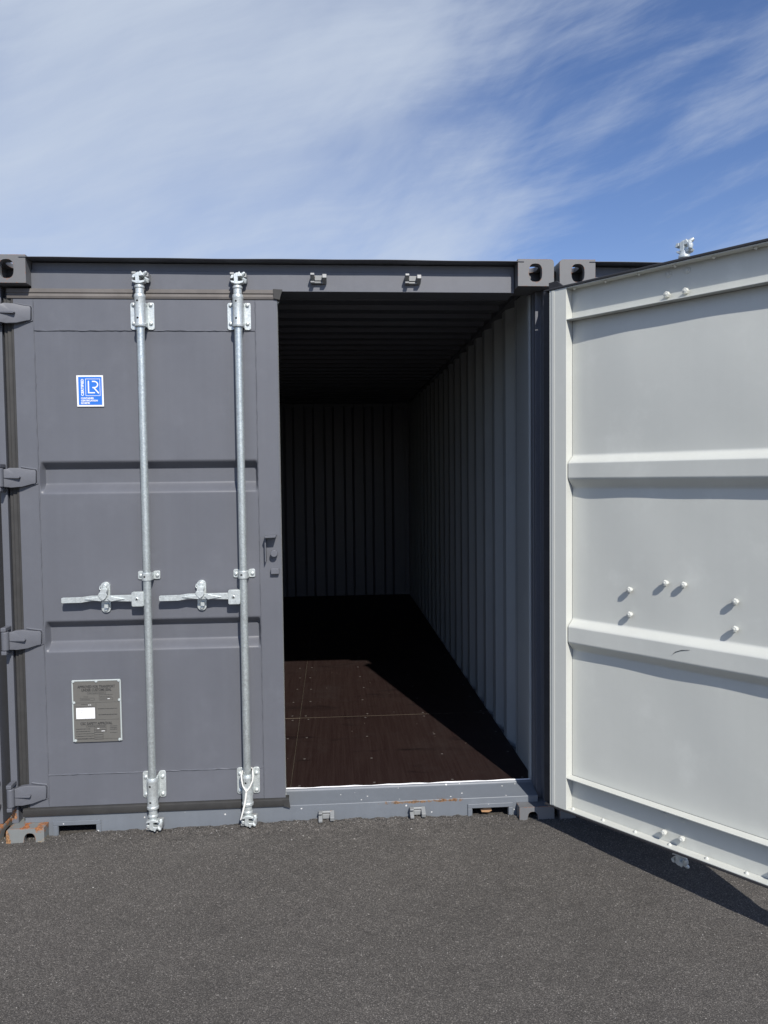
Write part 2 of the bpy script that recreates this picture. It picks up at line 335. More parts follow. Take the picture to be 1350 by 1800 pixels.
# corner castings: hollow blocks with holes in front, side and top/bottom
def casting_mesh(upper):
    def slot(b, c, axis, w_, h_, dep):
        n = 20; pts = []
        for k in range(n):
            a = 2*math.pi*k/n; ex = 0.72
            pts.append((math.copysign(abs(math.cos(a))**ex, math.cos(a))*w_/2, math.copysign(abs(math.sin(a))**ex, math.sin(a))*h_/2))
        if axis == 'y': b.prism([(c[0]+p[0], c[2]+p[1]) for p in pts], c[1]-dep, c[1]+dep, 'void', 'y')
        elif axis == 'x': b.prism([(c[1]+p[0], c[2]+p[1]) for p in pts], c[0]-dep, c[0]+dep, 'void', 'x')
        else: b.prism([(c[0]+p[0], c[1]+p[1]) for p in pts], c[2]-dep, c[2]+dep, 'void', 'z')
    b = B(); b.box(0, 0.162, 0, 0.178, 0, 0.118, 'casting')
    bmesh.ops.bevel(b.bm, geom=[e for e in b.bm.edges if (abs((e.verts[0].co - e.verts[1].co).y) > 0.1 and e.verts[0].co.x < 0.01)], offset=0.016, segments=4, profile=0.5, affect='EDGES')
    o = b.build('corner_casting')
    tools = []
    c = B(); c.box(0.020, 0.142, 0.026, 0.158, 0.020, 0.098, 'void'); tools.append(c.build('tool'))
    zc_ = 0.059 if upper else 0.052
    c = B(); slot(c, (0.083 if upper else 0.10, 0, zc_), 'y', 0.060 if upper else 0.050, 0.080 if upper else 0.088, 0.05); tools.append(c.build('tool'))
    c = B(); slot(c, (0, 0.089, 0.059), 'x', 0.075, 0.055, 0.05); tools.append(c.build('tool'))
    c = B(); slot(c, (0.081, 0.10, 0.118 if upper else 0.0), 'z', 0.064, 0.10, 0.05); tools.append(c.build('tool'))
    for t in tools:
        md = o.modifiers.new('cut', 'BOOLEAN'); md.object = t; md.operation = 'DIFFERENCE'; md.solver = 'EXACT'
    dg = bpy.context.evaluated_depsgraph_get()
    me = bpy.data.meshes.new_from_object(o.evaluated_get(dg), depsgraph=dg)
    for t in tools + [o]:
        d = t.data; bpy.data.objects.remove(t); bpy.data.meshes.remove(d)
    for p in me.polygons: p.material_index = 0; p.use_smooth = True
    me.materials.clear(); me.materials.append(M['casting']); return me
def mirror_mesh(me, sx, sy):
    bm = bmesh.new(); bm.from_mesh(me)
    for v in bm.verts:
        if sx: v.co.x = 0.162 - v.co.x
        if sy: v.co.y = 0.178 - v.co.y
    if sx != sy: bmesh.ops.reverse_faces(bm, faces=bm.faces)
    m2 = me.copy(); bm.to_mesh(m2); bm.free(); return m2
castings = {}
for up in (True, False):
    base_ = casting_mesh(up)
    for sx in (0, 1):
        for sy in (0, 1):
            me = mirror_mesh(base_, sx, sy)
            o = bpy.data.objects.new('corner_casting', me); COL.objects.link(o); o.parent = root
            o.location = (W-0.162 if sx else 0, L-0.178 if sy else 0, H-0.118 if up else 0)
            md = o.modifiers.new('bevel', 'BEVEL'); md.width = 0.0035; md.segments = 2; md.limit_method = 'ANGLE'; md.angle_limit = R(38); md.harden_normals = True
            castings[(up, sx, sy)] = o
castings[(False, 0, 0)].data.materials[0] = M['casting_rusty']
castings[(False, 0, 0)]['label'] = 'rusty lower front corner casting'

# posts, header, sill
for s in (0, 1):
    f = (lambda x: W-x) if s else (lambda x: x)
    b = B()
    pts = [(f(0.004), FY), (f(0.033), FY), (f(0.033), FY+0.045), (f(0.058), FY+0.045), (f(0.058), FY+0.075), (f(0.062), FY+0.075), (f(0.062), FY+0.11), (f(0.004), FY+0.11)]
    b.prism(pts, 0.118, H-0.118, 'post', 'z'); b.build('corner_post', root, 0.003)
    b = B(); b.box(min(f(0.008), f(0.07)), max(f(0.008), f(0.07)), FY+0.112, FY+0.145, 0.16, 2.50, 'wall_in')
    b.box(min(f(0.008), f(0.046)), max(f(0.008), f(0.046)), FY+0.147, 0.50, 0.16, 2.53, 'wall_in'); b.build('inner_post', root, 0.003)
    b = B(); b.box(min(f(0.004), f(0.10)), max(f(0.004), f(0.10)), L-0.14, L-0.06, 0.118, H-0.118, 'grey'); b.build('corner_post', root, 0.003)
b = B()
b.box(0.162, W-0.180, FY, FY+0.004, 2.456, 2.541, 'grey'); b.box(0.165, W-0.165, FY+0.006, FY+0.135, 2.456, 2.575, 'grey')
b.build('door_header', root, 0.0015)
b = B()
n = 90
top = [[b.bm.verts.new((0.135+(W-0.27)*i/n, y, 2.5795 + zz + (0.0006*math.sin(i*0.31)+0.0008*math.sin(i*0.113+1) if y < 0.02 else 0))) for i in range(n+1)] for y, zz in ((-0.004, 0), (0.21, 0), (0.21, 0.0022), (-0.004, 0.0016))]
for a, c in zip(top, top[1:]+top[:1]):
    for i in range(n): b.face([a[i], a[i+1], c[i+1], c[i]], 'grey', False)
b.build('roof_lip', root)

SP = [(FY, -0.10), (FY, 0.147), (FY+0.02, 0.1505), (0.158, 0.167), (0.165, 0.1755), (0.174, 0.1755), (0.174, -0.10)]
prof = [(0.174, -0.10), (FY, -0.10), (FY, 0.1165)] + SP[1:-1]
stn = [0.062, 0.1625, 0.205, 0.368] + list(np.linspace(0.5, 1.95, 12)) + [2.068, 2.235, W-0.1625, W-0.062]
b = B()
rows = [[b.bm.verts.new((x, y + (0.0007*math.sin(9*x+30*z)), z)) for y, z in prof] for x in stn]
for i in range(len(stn)-1):
    short = i in (0, 2, len(stn)-4, len(stn)-2)                   # pockets, and the ends above the castings: nothing below
    for k in range(len(prof)):
        k2 = (k+1) % len(prof)
        if short and k in (0, 1, 7): continue
        b.face([rows[i][k], rows[i+1][k], rows[i+1][k2], rows[i][k2]], 'sill', False)
    if short: b.face([rows[i][2], rows[i+1][2], rows[i+1][7], rows[i][7]], 'sill', False)
b.build('door_sill', root, 0.003)
for x0, x1 in ((0.205, 0.368), (2.068, 2.235)):                   # forklift pocket rims and dark pockets
    b = B()
    b.box(x0-0.022, x1+0.022, FY-0.007, FY-0.0008, 0.101, 0.121, 'sill'); b.box(x0-0.022, x0-0.002, FY-0.007, FY-0.0008, 0.0, 0.1005, 'sill'); b.box(x1+0.002, x1+0.022, FY-0.007, FY-0.0008, 0.0, 0.1005, 'sill')
    b.build('pocket_rim', root, 0.002)

# floor panels with countersunk screws
xs = (0.045, 1.2255, W-0.045); ys = (0.176, 1.215, 3.62, 5.93)
for i in range(2):
    for j in range(3):
        g = 0.0016
        b = B(); b.box(xs[i]+g, xs[i+1]-g, ys[j]+g, ys[j+1]-g, 0.145, 0.1735+0.0006*((i+j) % 2), 'ply')
        fp = b.build('floor_panel', root, 0.0012)
        s = B()
        ny = max(3, int((ys[j+1]-ys[j])/0.30))
        for a in range(4):
            for k in range(ny+1):
                x = xs[i]+0.045+(xs[i+1]-xs[i]-0.09)*a/3+random.uniform(-.012, .012); y = ys[j]+0.035+(ys[j+1]-ys[j]-0.07)*k/ny+random.uniform(-.012, .012)
                s.lathe((x, y, 0.1735), (0, 0, 1), [(-0.004, 0.0088), (0.0015, 0.0088), (0.0022, 0.0078)] if random.random() < 0.45 else [(-0.004, 0.007), (0.0012, 0.007), (0.0014, 0.006)], 'screwhead', 12) if False else s.lathe((x, y, 0.1735), (0, 0, 1), [(-0.004, 0.0068), (0.0010, 0.0068), (0.0014, 0.0056)], 'screwhead', 10)
        sk = s.build('floor_screws', fp, smooth_angle=35); sk['kind'] = 'stuff'
b = B(); b.box(0.05, W-0.05, 0.18, 5.93, 0.05, 0.144, 'void'); b.build('floor_beams', root)
# pale sealant bead along the floor edge and the wood filler line in the panel joints
b = B(); b.tube([(0.05+2.338*i/60, 0.1745, 0.1757+0.0012*math.sin(i*1.7)) for i in range(61)], [0.0032+0.0010*math.sin(i*0.9)+random.uniform(-.0005, .0008) for i in range(61)], 'white', 8); b.build('sealant_bead', root)
b = B(); b.box(0.05, W-0.05, 1.2140, 1.2160, 0.15, 0.1738, 'filler'); b.box(1.2252, 1.2258, 0.18, 1.2128, 0.15, 0.1738, 'filler'); b.box(1.2252, 1.2258, 1.2172, 5.9, 0.15, 0.1738, 'filler'); b.build('joint_filler', root)

# corrugated sheets (closed thin solids, painted differently inside)
def corr_profile(length, pitch, flat1, slope, depth, start=0.0):
    pts = [(0.0, 0.0)]; t = start if start else 0.0
    if start: pts.append((start, 0.0))
    while t + pitch <= length:
        pts += [(t+slope, depth), (t+slope+(pitch-flat1-2*slope), depth), (t+pitch-flat1, 0.0), (t+pitch, 0.0)]; t += pitch
    if pts[-1][0] < length: pts.append((length, 0.0))
    return pts
def corr_sheet(name, pts, fn, inner, outer, th=0.0025):
    """fn(t, d, s) -> xyz, d depth towards the outside, s 0/1 across the sheet"""
    b = B(); I = [[b.bm.verts.new(fn(t, d, s)) for t, d in pts] for s in (0, 1)]; O = [[b.bm.verts.new(fn(t, d+th, s)) for t, d in pts] for s in (0, 1)]
    for k in range(len(pts)-1):
        b.face([I[0][k], I[0][k+1], I[1][k+1], I[1][k]], inner, False); b.face([O[0][k], O[1][k], O[1][k+1], O[0][k+1]], outer, False)
    b.face([I[0][0], I[1][0], O[1][0], O[0][0]], outer, False); b.face([I[0][-1], O[0][-1], O[1][-1], I[1][-1]], outer, False)
    for s in (0, 1):
        for k in range(len(pts)-1): b.face([I[s][k], O[s][k], O[s][k+1], I[s][k+1]], outer, False)
    return b.build(name, root)
pw = corr_profile(L-0.06-0.502, 0.278, 0.072, 0.068, 0.034, 0.03)
corr_sheet('side_wall', pw, lambda t, d, s: (W-0.046+d, 0.502+t, 0.12 if s == 0 else 2.56), 'wall_in', 'grey')
corr_sheet('side_wall', pw, lambda t, d, s: (0.046-d, 0.502+t, 0.12 if s == 0 else 2.56), 'wall_in', 'grey')
pe = corr_profile(W-0.04, 0.2445, 0.11, 0.028, 0.034, 0.10)
corr_sheet('end_wall', pe, lambda t, d, s: (0.02+t, 5.945+d, 0.12 if s == 0 else 2.575), 'grey', 'grey')  # inner face in dark slate grey: far-end shade put into the colour
pr = corr_profile(L-0.24, 0.209, 0.07, 0.02, 0.02, 0.03)
corr_sheet('roof', pr, lambda t, d, s: (0.05 if s == 0 else W-0.05, 0.215+t, 2.545+d), 'grey', 'grey')  # underside in the same dark grey, standing in for interior shade
for s in (0, 1):
    x0, x1 = (0.006, 0.066) if s == 0 else (W-0.066, W-0.006)
    b = B(); b.box(x0, x1, 0.18, L-0.18, 2.532, 2.585, 'grey'); b.build('top_rail', root, 0.003)
    x0, x1 = (0.010, 0.044) if s == 0 else (W-0.044, W-0.010)
    b = B(); b.box(x0, x1, 0.18, L-0.18, 0.02, 0.148, 'grey'); b.build('bottom_rail', root, 0.003)
b = B(); b.box(0.17, W-0.17, L-0.10, L-0.02, 2.50, 2.585, 'grey'); b.build('end_rail', root, 0.003)
b = B(); b.box(0.17, W-0.17, L-0.10, L-0.02, 0.0, 0.148, 'grey'); b.build('end_sill', root, 0.003)

# hinge lugs on the posts
for s in (0, 1):
    f = (lambda x: W-x) if s else (lambda x: x)
    for zc_ in (2.352, 1.650, 0.944, 0.253):
        for z0_, z1_ in ((zc_+0.0415, zc_+0.060), (zc_-0.060, zc_-0.0415)):
            b = B(); xa, xb = sorted((f(0.008), f(0.031))); b.box(xa, xb, -0.006, FY-0.0006, z0_, z1_, 'grey'); b.build('hinge_lug', root, 0.004)
# cam keepers welded to header and sill
def keeper(x, z, upper):
    b = B(); sg = 1 if upper else -1; y1 = FY-0.0005
    def bx(xa, xb, ya, yb, za, zb):
        ya, yb = ya*1.3 if ya > 0.008 else ya, yb*1.3
        b.box(x+xa, x+xb, y1-yb, y1-ya, min(z+sg*za, z+sg*zb), max(z+sg*za, z+sg*zb), 'dull')
    bx(-0.035, 0.035, 0, 0.007, -0.006, 0.028)
    b.prism([(y1-0.0075, z+sg*0.026), (y1-0.0459, z+sg*0.030), (y1-0.0486, z+sg*0.020), (y1-0.0075, z+sg*0.002)], x-0.036, x-0.018, 'dull', 'x')
    b.prism([(y1-0.0075, z+sg*0.026), (y1-0.0432, z+sg*0.026), (y1-0.0486, z+sg*0.008), (y1-0.0075, z-sg*0.010)], x+0.016, x+0.035, 'dull', 'x')
    bx(-0.0175, 0.0155, 0.0075, 0.016, 0.002, 0.024); bx(-0.036, -0.018, 0.0075, 0.026, -0.010, -0.002)
    b.tube([(x-0.02, y1-0.012, z-sg*0.004), (x+0.02, y1-0.012, z-sg*0.004)], 0.006, 'dull', 8)
    return b.build('cam_keeper', root, 0.0022)
RODX = (0.630, 1.046, W-1.046, W-0.630)
for x in RODX: keeper(x+0.004, 2.497, True); keeper(x+0.003, 0.112, False)

# ------------------------------------------------------------------ doors (built for the left leaf; the right one is its mirror)
PIN = (0.015, -0.005)
U0, U1 = 0.083, 1.211           # leaf edges
Z0, Z1 = 0.185, 2.420
TH = 0.050
def panel_depth(x, z, full=False):
    d = 0.0
    for zt, zs, zb, ze in ((1.718, 1.684, 1.622, 1.578), (1.017, 0.986, 0.920, 0.879)):
        if ze < z < zt:
            if z > zs: q = (zt-z)/(zt-zs)
            elif z > zb: q = 1.0
            else: q = (z-ze)/(zb-ze)
            q = q*q*(3-2*q)*0.35+q*0.65
            a = min(max((x-0.172)/0.014, 0), 1); c = min(max((1.114-x)/0.012, 0), 1)
            if full: a = min(max((x-0.166)/0.004, 0.55), 1); c = min(max((1.116-x)/0.004, 0.55), 1)
            d = max(d, 0.038*q*min(a, c))
    return d
def make_door(mir):
    s = -1 if mir else 1
    pin = (W-PIN[0] if mir else PIN[0], PIN[1])
    def X(x): return s*(x-PIN[0])
    F = lambda co: Vector((s*(co.x-PIN[0]), co.y-PIN[1], co.z))
    y0, y1 = FY, FY+TH
    # frame: two box stiles, two channel rails opening inwards
    b = B()
    for xa, xb in ((U0, U0+0.084), (U1-0.096, U1)):
        b.box(xa, xb, y0, y0+0.004, Z0, Z1, 'grey')
        b.box(xa, xb, y0+0.0045, y1, Z0, Z1, 'inside')
        b.box(xa+0.012, xa+0.026, y1+0.0003, y1+0.0023, Z0+0.004, Z1-0.004, 'inside')
    xi0, xi1 = U0+0.0842, U1-0.0962
    for za, zb in ((2.284, Z1), (Z0, 0.329)):
        b.box(xi0, xi1, y0, y0+0.003, za+0.0005, zb-0.0005, 'grey')
        b.box(xi0, xi1, y0+0.0035, y0+0.0065, za+0.0005, zb-0.0005, 'inside')
        b.box(xi0, xi1, y0+0.007, y1-0.001, zb-0.004, zb, 'inside'); b.box(xi0, xi1, y0+0.007, y1-0.001, za, za+0.004, 'inside')
    d = b.xf(F).build('door', root, 0.0035, loc=(pin[0], pin[1], 0))
    # corrugated panel sheet, faintly wavy
    b = B(); nx = 96; zs = sorted(set([round(0.329+0.0008, 4), 2.2832] + list(np.round(np.linspace(0.34, 2.27, 70), 4)) +
        [round(z, 4) for t, e in ((1.73, 1.57), (1.03, 0.87)) for z in np.linspace(e, t, 36)]))
    xs_ = np.concatenate([np.linspace(xi0+0.0005, 0.21, 22), np.linspace(0.222, 1.085, nx), np.linspace(1.092, xi1-0.0005, 14)])
    SM = lambda t: (lambda q: q*q*(3-2*q))(min(1, max(0, t)))
    ph = 1.7 if mir else 0.4
    def wob(x, z):
        e = min(1, (x-xi0)/0.08, (xi1-x)/0.08, (z-0.329)/0.10, (2.284-z)/0.05); e = SM(e)
        bow = 0.010*math.exp(-((z-2.02)/0.28)**2)*SM((x-xi0)/0.30) if mir else 0.0035*math.exp(-((z-2.0)/0.25)**2-((x-0.55)/0.3)**2)
        return e*(bow+0.0016*math.sin(3.1*x+2.2*z+ph)+0.0011*math.sin(7.3*x-3.9*z+2*ph)+0.0008*math.sin(5.1*z+11*x+ph)+0.0005*math.sin(17*x+9*z))
    Fv = [[b.bm.verts.new((x, y0+0.0008+panel_depth(x, z)+wob(x, z), z)) for x in xs_] for z in zs]
    Bv = [[b.bm.verts.new((x, y0+0.0038+panel_depth(x, z, True)+wob(x, z), z)) for x in xs_] for z in zs]
    for i in range(len(zs)-1):
        for k in range(len(xs_)-1):
            b.face([Fv[i][k], Fv[i][k+1], Fv[i+1][k+1], Fv[i+1][k]], 'grey'); b.face([Bv[i][k], Bv[i+1][k], Bv[i+1][k+1], Bv[i][k+1]], 'inside')
    for i in range(len(zs)-1):
        b.face([Fv[i][0], Fv[i+1][0], Bv[i+1][0], Bv[i][0]], 'grey'); b.face([Fv[i][-1], Bv[i][-1], Bv[i+1][-1], Fv[i+1][-1]], 'grey')
    for k in range(len(xs_)-1):
        b.face([Fv[0][k], Bv[0][k], Bv[0][k+1], Fv[0][k+1]], 'grey'); b.face([Fv[-1][k], Fv[-1][k+1], Bv[-1][k+1], Bv[-1][k]], 'grey')
    b.xf(F).build('door_panel', d, smooth_angle=60)
    # weld beads round the panel and rails
    b = B()
    def bead(p0, p1, r=0.0024):
        p0, p1 = Vector(p0), Vector(p1); n = max(6, int((p1-p0).length/0.018))
        b.tube([p0.lerp(p1, i/n) + Vector((random.uniform(-.0012, .0012), 0, random.uniform(-.0012, .0012))) for i in range(n+1)], [r*random.uniform(0.75, 1.2) for i in range(n+1)], 'grey', 6)
    for x in (xi0, xi1): bead((x, y0, Z0+0.01), (x, y0, Z1-0.01))
    for z in (0.329, 2.284): bead((xi0, y0, z), (xi1, y0, z), 0.0032)
    b.xf(F).build('weld_seam', d, smooth_angle=60)
    # rubber gasket on all four edges
    b = B(); gm = 'black_rubber' if mir else 'gasket'; gt = 'black_rubber' if mir else 'gasket_top'
    def strip(prof, a0, a1, axis, m): b.prism(prof, a0, a1, m, axis)
    gx0, gx1 = 0.060, U1+(0.012 if not mir else 0.004)
    tp = [(y0+0.032, Z1+0.0005), (y0-0.004, Z1+0.0005), (y0-0.007, Z1+0.010), (y0-0.003, Z1+0.014), (y0-0.002, Z1+0.022), (y0-0.006, Z1+0.026), (y0-0.005, Z1+0.041), (y0-0.002, Z1+0.043), (y0-0.0005, Z1+0.030), (y0+0.032, Z1+0.012)]
    if mir: tp = [(y1+0.004, Z1+0.0005), (y0-0.004, Z1+0.0005), (y0-0.006, Z1+0.012), (y0+0.012, Z1+0.022), (y0+0.02, Z1+0.012), (y1+0.004, Z1+0.008)]
    strip(tp, gx0, gx1, 'x', gt)
    if mir: b.prism([(U0-0.030, Z1-0.02), (U0-0.030, Z1+0.046), (U0+0.010, Z1+0.048), (U0+0.05, Z1+0.014), (U0+0.05, Z1+0.004), (U0-0.001, Z1+0.004), (U0-0.001, Z1-0.02)], y0+0.001, y0+0.012, gm, 'y')  # raised corner flap, added to block a sliver of sun on the post
    if not mir:
        b.prism([(gx1-0.028, Z1+0.045), (gx1+0.014, Z1+0.043), (gx1+0.004, Z1+0.012), (gx1+0.001, Z1-0.002), (gx1-0.026, Z1+0.004)], y0-0.009, y0-0.0075, 'gasket', 'y')
        b.prism([(gx1-0.02, Z0-0.004), (gx1+0.004, Z0-0.004), (gx1+0.010, Z0-0.044), (gx1-0.02, Z0-0.036)], y0-0.014, y0-0.0125, 'gasket', 'y')
    bt = [(y0+0.03, Z0-0.0005), (y0-0.002, Z0-0.0005), (y0-0.010, Z0-0.006), (y0-0.012, Z0-0.024), (y0-0.009, Z0-0.037), (y0-0.004, Z0-0.036), (y0+0.03, Z0-0.012)]
    if mir: bt = [(y1+0.003, Z0-0.0005), (y0-0.002, Z0-0.0005), (y0+0.004, Z0-0.014), (y1+0.003, Z0-0.008)]
    strip(bt, gx0-0.004, gx1+0.002, 'x', gm)
    sp_ = [(U0-0.0005, y0+0.03), (U0-0.0005, y0+0.002), (U0-0.007, y0-0.002), (U0-0.010, y0+0.005), (U0-0.016, y0+0.006), (U0-0.026, y0+0.001), (U0-0.029, y0+0.008), (U0-0.034, y0+0.008), (U0-0.040, y0+0.004), (U0-0.045, y0+0.012), (U0-0.045, y0+0.03)]
    strip(sp_, Z0-0.004, Z1+0.004, 'z', gm)
    b.xf(F).build('gasket', d, 0.0012)
    # hinges: forged blades tapering onto the leaf
    for zc_ in (2.352, 1.650, 0.944, 0.253):
        b = B(); h = 0.043
        px_, py_ = PIN[0]+0.012, PIN[1]+0.006
        up = [(px_, h*0.80), (px_+0.022, h*0.88), (0.058, h*0.98), (0.092, h*0.97), (0.134, h*0.80), (0.156, h*0.76)]
        lw = [(0.156, -h*0.62), (0.144, -h*0.66), (0.104, -h*0.92), (0.062, -h), (px_+0.022, -h*0.95), (px_, -h*0.9)]
        yf = lambda x: 0.010 + (FY-0.012-0.010)*min(max((x-px_)/(0.156-px_), 0), 1)**0.8
        pts = up + [(0.160, h*0.60), (0.159, -h*0.52)] + lw
        fr = [b.bm.verts.new((x, yf(x), zc_+z)) for x, z in pts]; bk = [b.bm.verts.new((x, min(yf(x)+0.024, FY-0.001), zc_+z)) for x, z in pts]
        cx = b.bm.verts.new((0.095, yf(0.095)-0.004, zc_)); nn = len(pts)
        for i in range(nn):
            b.face([fr[i], fr[(i+1) % nn], cx], 'grey', True); b.face([fr[i], bk[i], bk[(i+1) % nn], fr[(i+1) % nn]], 'grey')
        b.face(bk, 'grey')
        b.lathe((px_-0.004, py_+0.006, zc_-h*0.95), (0, 0, 1), [(0, 0.013), (0.003, 0.016), (h*1.82, 0.016), (h*1.9, 0.013)], 'grey', 14)
        b.prism([(px_+0.012, zc_-0.002), (0.10, zc_-0.004), (0.104, zc_+0.001), (0.10, zc_+0.006), (px_+0.012, zc_+0.005)], yf(0.05)-0.009, yf(0.1)+0.004, 'grey', 'y')
        # weld fillet where the blade meets the leaf
        b.tube([(0.095, FY-0.002, zc_+h*1.08), (0.125, FY-0.002, zc_+h*0.95), (0.159, FY-0.001, zc_+h*0.84), (0.165, FY-0.001, zc_+h*0.6), (0.163, FY-0.001, zc_-h*0.6), (0.135, FY-0.002, zc_-h*0.82)], 0.0045, 'grey', 6)
        b.xf(F).build('hinge', d, 0.003)
    # locking rods, cams, guides and handles
    YR = 0.010
    for xr in RODX[:2]:
        b = B(); nseg = 30
        b.tube([(xr, YR, 0.150+2.32*i/nseg) for i in range(nseg+1)], 0.0170, 'galv', 18); b.xf(F).build('locking_rod', d, smooth_angle=40)
        for z0_, z1_, sg in ((2.290, 2.431, 1), (0.178, 0.318, -1)):          # outer guides with bolted plates
            b = B(); zm0, zm1 = (2.286, 2.404) if sg > 0 else (0.214, 0.334)
            for sx in (-1, 1): b.prism(rrect(xr+(0.020 if sx > 0 else -0.051), xr+(0.051 if sx > 0 else -0.020), zm0, zm1, 0.010), FY-0.0075, FY-0.0003, 'galv_cast', 'y')
            b.lathe((xr, YR, z0_), (0, 0, 1), [(0, 0.0225), (0.002, 0.0255), (0.012, 0.0262), (0.015, 0.0240), (0.018, 0.0235), (z1_-z0_-0.018, 0.0235), (z1_-z0_-0.015, 0.0245), (z1_-z0_-0.010, 0.0245), (z1_-z0_, 0.0215)], 'galv_cast', 22)
            for sx in (-1, 1):
                b.box(xr+(0.0185 if sx > 0 else -0.024), xr+(0.024 if sx > 0 else -0.0185), YR+0.002, FY-0.0003, zm0+0.008, zm1-0.008, 'galv_cast')
                for zz in ((2.393, 2.313) if sg > 0 else (0.308, 0.230)): b.bolt((xr+sx*0.0365, FY-0.0075, zz), (0, -1, 0), 0.0088, 0.008, 'galv_cast')
            for zz in (z0_+0.036, z1_-0.032): b.lathe((xr-0.006, YR-0.0218, zz), (-0.25, -1, 0), [(-0.002, 0.0052), (0.0012, 0.0052)], 'void', 10)
            b.xf(F).build('rod_guide', d, 0.0016)
            # cam: neck with collar, then a forged head with horns
            b = B(); zc_ = 2.490 if sg > 0 else 0.118; q = lambda z: zc_+sg*z
            b.lathe((xr, YR, q(-0.058)), (0, 0, sg), [(0, 0.0185), (0.022, 0.0185), (0.024, 0.0215), (0.032, 0.0215), (0.036, 0.018), (0.05, 0.015)], 'galv_cast', 18)
            b.prism([(xr-0.0286, q(-0.004)), (xr-0.0252, q(-0.012)), (xr-0.0084, q(-0.018)), (xr+0.0084, q(-0.018)), (xr+0.0252, q(-0.013)), (xr+0.0294, q(-0.003)), (xr+0.0118, q(-0.006)), (xr-0.0118, q(-0.006))], YR-0.022, YR+0.010, 'galv_cast', 'y')
            b.prism([(xr-0.0126, q(-0.008)), (xr-0.0143, q(0.024)), (xr-0.0034, q(0.030)), (xr+0.0050, q(0.031)), (xr+0.0034, q(-0.008))], YR-0.020, YR+0.012, 'galv_cast', 'y')
            b.prism([(xr+0.0038, q(0.012)), (xr+0.0055, q(0.030)), (xr+0.0118, q(0.034)), (xr+0.0235, q(0.014))], YR-0.026, YR+0.012, 'galv_cast', 'y')
            b.prism([(xr-0.0147, q(0.012)), (xr-0.0150, q(0.024)), (xr-0.0252, q(0.023)), (xr-0.0302, q(0.010)), (xr-0.0235, q(0.008))], YR-0.010, YR+0.016, 'galv_cast', 'y')
            b.tube([(xr+0.0168, YR-0.002, q(0.022)), (xr+0.0286, YR-0.006, q(0.030)), (xr+0.0336, YR-0.008, q(0.034))], [0.010, 0.008, 0.005], 'galv_cast', 8)
            b.tube([(xr+0.0218, YR+0.008, q(0.016)), (xr+0.0302, YR+0.012, q(0.004)), (xr+0.0294, YR+0.014, q(-0.008))], [0.010, 0.011, 0.008], 'galv_cast', 8)
            b.xf(F).build('cam', d, 0.0022)
        # middle guide strap
        b = B(); zc_ = 1.2125
        for sx in (-1, 1):
            b.prism(rrect(xr+(0.020 if sx > 0 else -0.048), xr+(0.048 if sx > 0 else -0.020), zc_-0.017, zc_+0.020, 0.007), FY-0.007, FY-0.0003, 'galv_cast', 'y')
            b.bolt((xr+sx*0.036, FY-0.007, zc_), (0, -1, 0), 0.0082, 0.007, 'galv_cast')
            b.box(xr+(0.0175 if sx > 0 else -0.022), xr+(0.022 if sx > 0 else -0.0175), YR+0.003, FY-0.0003, zc_-0.0165, zc_+0.0165, 'galv_cast')
        b.lathe((xr, YR, zc_-0.0175), (0, 0, 1), [(0, 0.0205), (0.002, 0.0222), (0.033, 0.0222), (0.035, 0.0205)], 'galv_cast', 20)
        b.lathe((xr-0.006, YR-0.0205, zc_+0.001), (-0.25, -1, 0), [(-0.002, 0.005), (0.0012, 0.005)], 'void', 10)
        b.xf(F).build('rod_strap', d, 0.0016)
        # handle bar with hub
        b = B(); zh = 1.1155; xt = xr-0.366
        y_a, y_b = FY-0.051, FY-0.035
        b.prism([(xt, zh-0.009), (xt, zh+0.009), (xt+0.004, zh+0.0115), (xt+0.088, zh+0.0125), (xt+0.124, zh+0.0175), (xr-0.068, zh+0.0175), (xr-0.050, zh+0.016), (xr-0.050, zh-0.011), (xt+0.124, zh-0.004), (xt+0.084, zh-0.0115), (xt+0.004, zh-0.012)], y_a, y_b, 'galv_cast', 'y')
        b.prism([(xt+0.100, zh+0.004), (xt+0.168, zh+0.014), (xt+0.186, zh+0.004), (xt+0.168, zh-0.006)], y_a-0.006, y_a+0.003, 'galv_cast', 'y')
        b.prism([(xt+0.196, zh+0.005), (xt+0.212, zh+0.014), (xt+0.270, zh+0.002), (xt+0.212, zh-0.008)], y_a-0.006, y_a+0.003, 'galv_cast', 'y')
        b.prism(rrect(xr-0.066, xr-0.0145, zh-0.032, zh+0.031, 0.005, 2), y_a-0.006, y_b+0.006, 'galv_cast', 'y')
        b.bolt((xr-0.043, y_a-0.006, zh+0.001), (0, -1, 0), 0.0078, 0.004, 'galv_cast'); b.lathe((xr-0.043, y_a-0.0088, zh+0.001), (0, -1, 0), [(-0.001, 0.0048), (0.0013, 0.0045)], 'void', 10)
        b.xf(F).build('handle', d, 0.0022)
        # handle catch: back plate, upper flap, two bolts
        b = B(); xc = xr-0.187
        b.prism(rrect(xc-0.021, xc+0.019, 1.052, 1.112, 0.0195, 6), FY-0.012, FY-0.0003, 'galv_cast', 'y')
        b.prism(rrect(xc-0.021, xc+0.019, 1.1125, 1.188, 0.0195, 6), FY-0.016, FY-0.0003, 'galv_cast', 'y')
        b.prism([(xc-0.021, 1.136), (xc-0.016, 1.146), (xc+0.014, 1.146), (xc+0.019, 1.136), (xc+0.011, 1.122), (xc-0.001, 1.113), (xc-0.013, 1.122)], FY-0.061, FY-0.054, 'galv_cast', 'y')
        b.prism([(FY-0.0535, 1.128), (FY-0.0605, 1.146), (FY-0.0165, 1.166), (FY-0.0165, 1.152)], xc-0.015, xc+0.013, 'galv_cast', 'x')
        b.box(xc-0.004, xc+0.013, FY-0.030, FY-0.0125, 1.074, 1.092, 'galv_cast')
